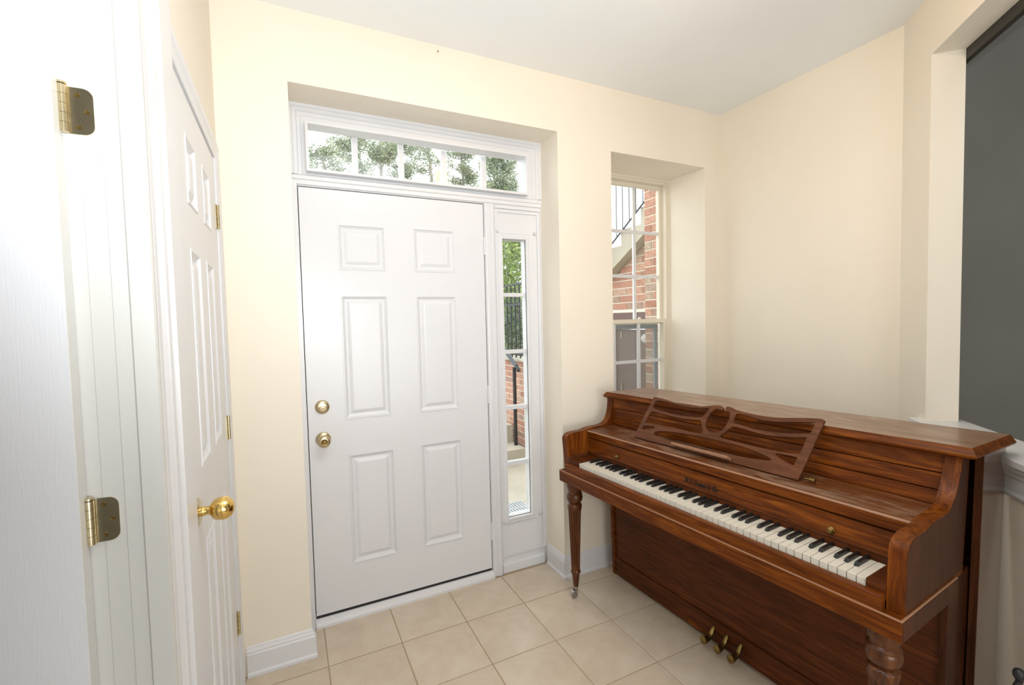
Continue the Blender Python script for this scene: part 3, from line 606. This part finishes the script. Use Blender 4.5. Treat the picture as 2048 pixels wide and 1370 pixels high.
# music desk, cut from one board
b0, z0, b1, z1 = .21, .8665, .31, 1.052
ln = math.hypot(b1-b0, z1-z0); vb, vz = (b1-b0)/ln, (z1-z0)/ln
out = [(.1828, 0), (.231, .2151), (.2831, .2138), (.3609, .2017), (.4309, .197), (.4934, .2047), (.541, .2174), (.5652, .2211), (.5811, .2174), (.5868, .2082), (.5786, .2027), (.5597, .2074), (.5432, .1967), (.5304, .1744), (.5252, .1445), (.5322, .117), (.5508, .1016), (.5717, .099), (.5899, .1024), (.6095, .1161), (.6213, .139), (.6264, .1683), (.6233, .1904), (.6176, .2013), (.6077, .2039), (.5958, .2092), (.5951, .2173), (.6033, .222), (.6183, .2197), (.6451, .2107), (.696, .2058), (.7491, .2035), (.8093, .2059), (.8649, .2152), (.9133, .2229), (.9515, .2265), (.9584, .2209), (.9342, 0)]
holes = [[(.2426, .2026), (.2998, .2029), (.3636, .1944), (.4337, .1911), (.4961, .1979), (.5265, .2049), (.5261, .1955), (.5153, .174), (.5056, .1559), (.4814, .1514), (.4281, .147), (.3588, .1467), (.2958, .1515), (.2498, .1549), (.236, .1627)],
 [(.2330, .1435), (.2735, .1442), (.3445, .1378), (.4105, .1341), (.4749, .14), (.5032, .1449), (.5145, .1252), (.5306, .0981), (.5291, .0885), (.5059, .0829), (.4298, .0842), (.3354, .0839), (.2551, .08), (.2239, .0785), (.2202, .0866)],
 [(.2165, .0684), (.2788, .0715), (.2908, .0684), (.2825, .0616), (.2257, .0434), (.2125, .043)],
 [(.2866, .0363), (.292, .0478), (.3215, .058), (.3789, .0658), (.4674, .0717), (.5607, .073), (.657, .0728), (.7251, .0696), (.7819, .0605), (.8197, .0533), (.8316, .0466), (.8273, .041), (.797, .0362), (.7367, .0307), (.6271, .0228), (.4755, .0195), (.3603, .0226), (.3033, .0272)],
 [(.6417, .2005), (.6857, .1981), (.7445, .188), (.8017, .1901), (.8683, .2012), (.93, .2118), (.9359, .2085), (.9314, .1716), (.9252, .166), (.8797, .156), (.8061, .1465), (.744, .146), (.677, .1527), (.646, .156), (.6415, .1705)],
 [(.6436, .1436), (.6806, .1423), (.7485, .1341), (.8097, .1343), (.8833, .1447), (.9208, .1529), (.9237, .1484), (.9165, .091), (.9102, .0855), (.8247, .0796), (.7426, .0811), (.6534, .0832), (.6103, .0844), (.6056, .0913), (.6213, .1103), (.6371, .133)],
 [(.8345, .0696), (.8427, .0751), (.910, .0767), (.9128, .0728), (.9097, .0443), (.9036, .0422), (.8451, .0605)]]
def chaikin(p, n=2, keep=()):
    for _ in range(n):
        q = []
        for i in range(len(p)):
            a, b = p[i], p[(i+1) % len(p)]
            q += [(a[0]*.75+b[0]*.25, a[1]*.75+b[1]*.25), (a[0]*.25+b[0]*.75, a[1]*.25+b[1]*.75)]
        p = q
    return p
cu = bpy.data.curves.new('music_desk', 'CURVE'); cu.dimensions = '2D'; cu.fill_mode = 'BOTH'; cu.extrude = .0045; cu.bevel_depth = .0012; cu.bevel_resolution = 1
mid = [out[1]]
for a_, b_ in zip(out[1:-2], out[2:-1]): mid += [(a_[0]*.75+b_[0]*.25, a_[1]*.75+b_[1]*.25), (a_[0]*.25+b_[0]*.75, a_[1]*.25+b_[1]*.75)]
base = [out[0]] + mid + [out[-2], out[-1]]
for pl in [base]+[chaikin(h, 2) for h in holes]:
    s = cu.splines.new('POLY'); s.points.add(len(pl)-1); s.use_cyclic_u = True
    for q, (x, y) in zip(s.points, pl): q.co = (x, y, 0, 1)
tmp = bpy.data.objects.new('tmp', cu); C.objects.link(tmp); bpy.context.view_layer.update()
dg = bpy.context.evaluated_depsgraph_get(); me = bpy.data.meshes.new_from_object(tmp.evaluated_get(dg))
bpy.data.objects.remove(tmp); bpy.data.curves.remove(cu)
for v in me.vertices:
    x, y, t = v.co; v.co = wp(Vector((x, b0+y*vb+t*vz+.0, z0+y*vz-t*vb+.003)))
me.materials.clear(); me.materials.append(MT['walnut_desk']); me.name = 'music_desk'
dk = link(me, 'music_desk', pn)
def dsk(a, v, d): return wp(Vector((a, b0+v*vb-d*vz, z0+v*vz+d*vb+.003)))
led = prism([(.004, 0), (.003, .027), (.010, .031), (.0155, .027), (.0165, 0)], lambda p: dsk(.418, p[0], p[1]+.004), lambda p: dsk(.684, p[0], p[1]+.004))
obj('desk_ledge', led, 'worn_lit', dk)  # pale colour stands in for light on the ledge's top edge
P('desk_pivot', lathe([(.007, .0), (.007, .018), (.004, .020), (.004, .034)], 16, f=lambda p: Vector((.985-p.z, .215+p.x, .880+p.y))), 'oldbrass', smooth=True)
# maker's lettering on the fallboard: broad-nib strokes in blackletter style
GL = {
 'W': (1.15, [[(0, 1), (.12, .9), (.12, .15), (.28, 0)], [(.38, 1), (.5, .9), (.5, .15), (.3, 0)], [(.5, .15), (.68, 0), (.88, .2), (.88, .75), (.74, 1)], [(.0, .55), (.2, .6)]]),
 'P': (.85, [[(.05, 1), (.2, .9), (.2, 0), (.05, -.1)], [(.2, .85), (.45, 1), (.65, .8), (.6, .5), (.2, .42)]]),
 'H': (1.0, [[(.05, 1), (.2, .92), (.2, .1), (.05, 0)], [(.35, .95), (.2, .8)], [(.2, .5), (.5, .62), (.7, .45), (.7, .1), (.5, -.15)], [(.5, 1.0), (.65, .85)]]),
 'a': (.5, [[(.05, .5), (.25, .6), (.32, .5), (.32, .05), (.42, 0)], [(.32, .3), (.08, .22), (.08, .05), (.32, .05)]]),
 'i': (.3, [[(.08, .6), (.16, .5), (.16, .08), (.26, 0)], [(.16, .82), (.2, .86)]]),
 'n': (.55, [[(.04, .6), (.12, .5), (.12, .0)], [(.12, .45), (.35, .6), (.40, .48), (.40, .05), (.48, 0)]]),
 'e': (.45, [[(.3, .32), (.36, .48), (.2, .6), (.1, .45), (.1, .1), (.2, 0), (.36, .08)], [(.1, .28), (.3, .36)]]),
 's': (.42, [[(.34, .52), (.2, .6), (.08, .48), (.3, .25), (.28, .05), (.14, 0), (.04, .08)]]),
 '&': (.8, [[(.6, .1), (.5, 0), (.2, .55), (.2, .8), (.35, .85), (.4, .7), (.12, .3), (.15, .05), (.35, 0), (.6, .4)]]),
 'C': (.85, [[(.7, .85), (.5, 1), (.2, .85), (.15, .2), (.35, 0), (.7, .12)], [(.4, .95), (.4, .1)]]),
 'o': (.48, [[(.2, .6), (.08, .48), (.08, .1), (.22, 0), (.36, .1), (.36, .48), (.2, .6)]]),
 '.': (.25, [[(.08, .0), (.12, .05)]]), ' ': (.35, [])}
tb = bmesh.new(); cur = 0; hs = .0170; txt = 'W.P.Haines & Co.'
tot = sum(GL[c][0] for c in txt)*hs*.98; kx_ = .156/tot
for c in txt:
    wdt, st = GL[c]
    for pl in st:
        for (xa, ya), (xb, yb) in zip(pl[:-1], pl[1:]):
            q = [(xa-.10, ya-.08), (xa+.10, ya+.08), (xb+.10, yb+.08), (xb-.10, yb-.08)]
            lo, hi = [], []
            for dd, L_ in ((.0002, lo), (.0006, hi)):
                for x, y in q:
                    zz_ = .7665+y*hs; L_.append(tb.verts.new((.530+(cur+x*hs*.98)*kx_, fby(zz_)-dd, zz_)))
            tb.faces.new(hi); tb.faces.new(lo[::-1])
            for i in range(4): tb.faces.new((lo[i], lo[(i+1) % 4], hi[(i+1) % 4], hi[i]))
    cur += wdt*hs*.98
P('maker_lettering', tb, 'ink')

# ------------------------------------------------------------------ small iron stand at the right edge
st = thing('iron_stand', 'black beaded iron post with a ball finial, in the bottom right corner', 'stand', (1.545, -1.90, 0))
obj('pole', lathe([(.006, .012), (.006, .46), (.010, .465), (.006, .472), (.011, .480), (.006, .488), (.0105, .496), (.006, .504), (.007, .512)], 20), 'iron', st, True)
obj('finial', lathe([(.004, .510), (.008, .514), (.012, .522), (.0128, .530), (.010, .538), (.004, .542)], 20), 'iron', st, True)
obj('foot', lathe([(.085, 0), (.085, .006), (.03, .012), (.006, .02)], 28), 'iron', st, True)
sc = bmesh.new(); tube(sc, [(-.055*math.sin(t)*.9, 0, .455+.05*(-math.cos(t))+.005) for t in [PI*k/14 for k in range(15)]], .006, 8); obj('scroll', sc, 'iron', st, True)

# nail high on the front wall
tag(obj('nail', lathe([(.0015, -.004), (.0015, .006), (.003, .007), (.003, .009), (.001, .0095)], 12, f=lambda p: Vector((.621+p.x, YW-p.z, 2.733-.012+p.y))), 'oldbrass', None, True), 'tiny nail high on the front wall just below the ceiling', 'nail')

# ceiling light, above the frame; its glow shows in the transom glass
cl = thing('ceiling_light', 'small lit glass ceiling light reflected in the transom glass', 'lamp', (1.165, -1.40, H))
obj('canopy', lathe([(.075, -.012), (.075, 0)], 32), 'satin', cl, True)
obj('shade', lathe([(.02, -.125), (.045, -.116), (.060, -.092), (.064, -.062), (.058, -.026), (.05, -.012)], 32), 'lamp', cl, True)

# ------------------------------------------------------------------ outside
tag(obj('ground_outside', bx(-3, 3.6, YO+.001, 2.62, -.30, -.10), 'concrete'), 'pale concrete landing outside the entry door', 'ground', kind='structure')
tag(obj('lawn_outside', bx(-14, 22, 2.62, 40, -.5, -.12), 'bark'), 'brown wooded ground beyond the landing', 'ground', kind='structure')
BKL, BKH, BKT = .203, .0677, .050
def brickmesh(L_, ax):
    bm = bx(0, BKT, 0, L_-.010, 0, BKH-.010); bmesh.ops.bevel(bm, geom=bm.edges[:], offset=.0018, segments=1, affect='EDGES')
    me = bpy.data.meshes.new('brick'); bm.to_mesh(me); bm.free(); me.materials.append(MT['brick']); return me
bF, bHf = brickmesh(BKL, 0), brickmesh(BKL/2, 0)
def brickwall(name, label, x, ya, yb, z0, z1, holes=(), vis=None, thick=.2, poly=None, top=None):
    w_ = thing(name, label, 'wall', (x, ya, z0))
    if poly: obj('mortar', prism(poly, lambda p: Vector((.007, p[0]-ya, p[1]-z0)), lambda p: Vector((.007+thick, p[0]-ya, p[1]-z0))), 'mortar', w_)
    else: obj('mortar', slab([0, yb-ya], [0, z1-z0], [(h[0]-ya, h[1]-ya, h[2]-z0, h[3]-z0) for h in holes], lambda u, v, d: Vector((.007-d, u, v)), 0, -thick), 'mortar', w_)
    v0, v1 = vis or (z0, z1); r = 0; z = z0
    while z+BKH <= z1+.001:
        y = ya-(BKL/2 if r % 2 else 0)
        while y < yb-.02:
            a, b = max(y, ya), min(y+BKL, yb)
            if top and z+BKH > top(b):      # brick cut along the sloping underside of the stair
                sl_ = (top(b)-top(a))/(b-a); lo, hi = z+.005, z+BKH-.005; a_, b_ = a+.005, b-.005; T = lambda v: top(v)-.004
                if b_-a_ > .03 and T(a_) > lo+.006 and not any(h[0]-.02 < (a+b)/2 < h[1]+.02 and h[2]-.03 < z+BKH/2 < h[3]+.02 for h in holes):
                    yl = a_+(lo-T(a_))/sl_; yh = a_+(hi-T(a_))/sl_     # where the line meets the bottom and the top of the course
                    q = [(a_, lo), (min(b_, yl), lo)]
                    if yl > b_: q.append((b_, T(b_)))
                    if yh > a_: q += [(min(yh, b_), hi), (a_, hi)]
                    else: q.append((a_, T(a_)))
                    obj('brick', prism(q, lambda p: Vector((0, p[0]-ya, p[1]-z0)), lambda p: Vector((.050, p[0]-ya, p[1]-z0))), 'brick', w_)
                y += BKL; continue
            if z >= v0-.07 and z <= v1 and b-a > .04 and not any(h[0]-.02 < (a+b)/2 < h[1]+.02 and h[2]-.03 < z+BKH/2 < h[3]+.02 for h in holes):
                me = bF if b-a > BKL-.002 else (bHf if abs(b-a-BKL/2) < .002 else brickmesh(b-a, 0))
                link(me, 'brick', w_, (random.uniform(-.0015, .0015), a-ya+.005, z-z0+.005))
            y += BKL
        z += BKH; r += 1
    return w_
brickwall('brick_pier', 'red brick pier closest to the side window, right of the maroon door', 2.60, .21, .605, -.10, 3.4, vis=(.75, 2.75))
brickwall('brick_wall', 'shaded brick wall under the outside stair, around the maroon door', 2.76, .605, 1.75, -.10, 2.35, holes=((.70, 1.22, -.10, 1.50),), vis=(.9, 2.35), top=lambda y: 2.19-.58*(y-.605)-.003,
          poly=[(.606, -.1), (.70, -.1), (.70, 1.5), (1.22, 1.5), (1.22, -.1), (1.75, -.1), (1.75, 2.19-.58*1.145-.003), (.606, 2.187)])
md = thing('storage_door', 'maroon storage door under the outside stair', 'door', (2.79, .72, -.1))
obj('door_leaf', bx(0, .04, 0, .49, 0, 1.44), 'maroon', md, bev=.003)
obj('door_frame', slab([-.018, .508], [0, 1.598], [(.0, .49, 0, 1.45)], lambda u, v, d: Vector((-d, u, v)), .032, -.02), 'maroon', md)
obj('handle', bx(-.012, 0, .40, .412, 1.36, 1.42), 'satin', md); obj('handle', bx(-.012, 0, .405, .417, .86, .93), 'satin', md)
wl = thing('wall_light', 'round white globe light beside the maroon storage door', 'lamp', (2.757, .770, 1.265))
obj('globe', lathe([(.002, -.042), (.02, -.037), (.034, -.024), (.042, 0), (.034, .024), (.02, .037), (.002, .042)], 24), 'globe', wl, True)
obj('mount', bx(-.006, .033, -.02, .02, -.02, .02), 'globe', wl, bev=.004)
# outside stair running up beside the house
stp = [(1.744, 1.68)]; yy, zz2 = 1.744, 1.68
for k in range(5):
    zz2 += .14; stp.append((yy, zz2)); yy -= .259 if k < 4 else .098; stp.append((yy, zz2))
stp += [(.610, 2.19-.58*.005), (1.744, 2.19-.58*1.139)]
tag(obj('outside_stair', prism(stp, lambda p: Vector((2.66, p[0], p[1])), lambda p: Vector((3.55, p[0], p[1]))), 'concrete', bev=.004), 'pale concrete outside stair rising to the right beyond the side window', 'stairs')
ra = thing('stair_railing', 'thin dark metal railing on the outside stair', 'railing', (2.645, .30, 0))
sl = (2.382-2.128)/(1.087-.692)
zr = lambda y: 2.128+(1.087-y)*sl
b = bmesh.new(); tube(b, [(0, 1.70-.30, zr(1.70)), (0, .63-.30, zr(.63))], .008, 8); obj('bottom_rail', b, 'rail', ra)
b = bmesh.new(); tube(b, [(0, 1.70-.30, zr(1.70)+.86), (0, .63-.30, zr(.63)+.86)], .014, 8); obj('top_rail', b, 'rail', ra)
y = .6625
while y < 1.66:
    b = bmesh.new(); tube(b, [(0, y-.30, zr(y)), (0, y-.30, zr(y)+.86)], .0045, 6); obj('picket', b, 'rail', ra); y += .0865
# low wall, steps, handrail, fence seen through the sidelight
brickwall('garden_wall', 'low brick retaining wall below the black fence', 2.30, 1.70, 3.40, -.10, .985)
tag(obj('wall_coping', bx(2.27, 2.52, 1.70, 3.40, .986, 1.01), 'concrete', bev=.004), 'thin pale coping on the low brick wall', 'coping')
tag(obj('concrete_step', bx(1.0, 2.235, 2.10, 2.60, -.0995, .045), 'concrete', bev=.012), 'lower concrete step with the handrail post', 'step', 'concrete steps beyond the sidelight')
tag(obj('concrete_step', bx(1.0, 2.235, 2.42, 2.60, .046, .245), 'concrete', bev=.012), 'upper concrete step behind the handrail post', 'step', 'concrete steps beyond the sidelight')
hr = thing('handrail', 'dark metal handrail and post on the lower concrete step', 'handrail', (2.20, 2.27, .045))
b = bmesh.new(); tube(b, [(0, 0, 0), (0, 0, .88)], .020, 10); obj('post', b, 'iron', hr, True)
b = bmesh.new(); tube(b, [(.02, -.06, .84), (.01, -.075, .87), (0, -.05, .905), (0, 0, .925), (-.02, .35, 1.17), (-.03, .6, 1.34)], [.018, .02, .022, .022, .022, .022], 10); obj('rail', b, 'rail', hr, True)
fe = thing('iron_fence', 'black iron picket fence on top of the low brick wall', 'fence', (2.37, 1.75, 1.01))
for z in (.04, .62, .855):
    b = bmesh.new(); box(b, -.012, .012, 0, 1.6, z, z+.022); obj('fence_rail', b, 'iron', fe)
fb = bx(-.007, .007, -.007, .007, 0, .875); fme = obj('picket', fb, 'iron', fe); fme.location = (0, .02, 0)
for k in range(1, 15): link(fme.data, 'picket', fe, (0, .02+.112*k, 0))
gr = thing('drain_grate', 'grey metal drain grate set in the concrete landing', 'grate', (1.36, .86, -.0995))
obj('grate_frame', frame(lambda u, v, d: Vector((u, v, d)), 0, .31, 0, .25, .014, .0, .012), 'greybar', gr)
obj('grate_bar', bx(.014, .296, .118, .132, 0, .011), 'greybar', gr)
for k in range(11): obj('slat', bx(.024+k*.0250, .038+k*.0250, .014, .236, 0, .010), 'greybar', gr)
obj('grate_pit', bx(.014, .296, .014, .236, -.0004, .0006), 'black', gr)

# plants
def leaves(bm, c, rad, n, size, up=.0, flat=1.0):
    for _ in range(n):
        while True:
            p = Vector((random.uniform(-1, 1), random.uniform(-1, 1), random.uniform(-1, 1)))
            if p.length < 1: break
        p = Vector(c)+Vector((p.x*rad[0], p.y*rad[1], p.z*rad[2]))
        a = random.uniform(0, 2*PI); t = random.uniform(-.9, .9); s = size*random.uniform(.6, 1.3)
        d = Vector((math.cos(a)*math.cos(t), math.sin(a)*math.cos(t), math.sin(t))); e = d.cross(Vector((random.uniform(-1, 1), random.uniform(-1, 1), random.uniform(-1, 1)))).normalized()
        q = [p-d*s*.5, p+e*s*.24*flat, p+d*s*.5, p-e*s*.24*flat]
        bm.faces.new([bm.verts.new(v) for v in q])
def bush(name, label, base, h, spread, n, size, clusters, cat='shrub', m='leaf', group=None):
    o = thing(name, label, cat, base, group='shrubs behind the black fence'); b = bmesh.new(); stems = bmesh.new()
    for k in range(clusters):
        c = Vector((random.uniform(-1, 1)*spread, random.uniform(-1, 1)*spread*.8, h*random.uniform(.12, 1)))
        leaves(b, c, (spread*.45, spread*.45, h*.16), n//clusters, size)
        tube(stems, [(0, 0, 0), (c.x*.4, c.y*.4, c.z*.6), tuple(c)], [.016, .011, .004], 5)
    obj('stem', stems, 'bark', o); lv = obj('foliage', b, m, o); lv['kind'] = 'stuff'; return o
bush('leafy_shrub', 'yellow-green leafy shrub growing through the black fence', (3.48, 4.95, -.1), 3.4, .45, 6000, .075, 34)
bush('leafy_shrub', 'taller pale leafy shrub behind the black fence', (4.35, 6.6, -.1), 3.5, .8, 5000, .12, 40)
bush('leafy_shrub', 'dark low shrub at the foot of the black fence', (3.0, 3.75, -.1), 1.75, .27, 3600, .07, 24, m='dark_leaf')
def tree(name, label, base, h, lean, crown, n, twig=26, size=.11):
    o = thing(name, label, 'tree', base, group='trees beyond the transom'); b = bmesh.new(); t = bmesh.new()
    pts = [(lean*.2*math.sin(k*1.3), 0, h*k/8) for k in range(9)]; tube(t, pts, [.10-.008*k for k in range(9)], 8)
    for k in range(twig):
        z = h*random.uniform(*crown); a = random.uniform(0, 2*PI); L_ = random.uniform(.35, 1.15)*(1.15-z/h*.5)
        p0 = Vector((lean*.2*math.sin(z/h*8*1.3), 0, z)); p1 = p0+Vector((math.cos(a)*L_*.5, math.sin(a)*L_*.5, .05)); p2 = p0+Vector((math.cos(a)*L_, math.sin(a)*L_, .22))
        tube(t, [p0, p1, p2], [.022, .014, .006], 5)
        for q in (p1, p2, p1*.5+p2*.5): leaves(b, q+Vector((0, 0, .05)), (.30, .30, .17), n//(3*twig), size)
    obj('trunk', t, 'bark', o); lv = obj('foliage', b, 'needle', o); lv['kind'] = 'stuff'; return o
for lab, X, Y, h, lean, crown, n, tw in (
    ('thin young tree furthest left beyond the transom', 1.25, 13.0, 7.6, .6, (.60, .98), 8500, 44),
    ('pale tree second from left beyond the transom', 2.1, 17.0, 8.9, .5, (.58, 1.0), 12000, 52),
    ('pine with the thickest bare trunk beyond the second transom pane', 3.02, 13.4, 10.5, .3, (.68, 1.0), 10000, 42),
    ('slim pine just right of the thick trunked pine', 3.62, 17.4, 9.6, 1.0, (.64, 1.0), 11000, 44),
    ('sparse pine in the middle of the transom view', 4.7, 13.6, 9.4, .6, (.58, .95), 6500, 34),
    ('dense pine beyond the fourth transom pane', 5.95, 17.2, 9.2, .5, (.45, 1.0), 20000, 80),
    ('broad dense pine furthest right beyond the transom', 7.6, 13.8, 10.0, .4, (.42, 1.0), 24000, 90)):
    f_ = (Y+2.355)/16.355
    tree('pine_tree', lab, (-.071+(X+.071)*f_, Y, -.4), 1.44+(h-1.84)*f_+.4, lean, crown, n, tw, .085)
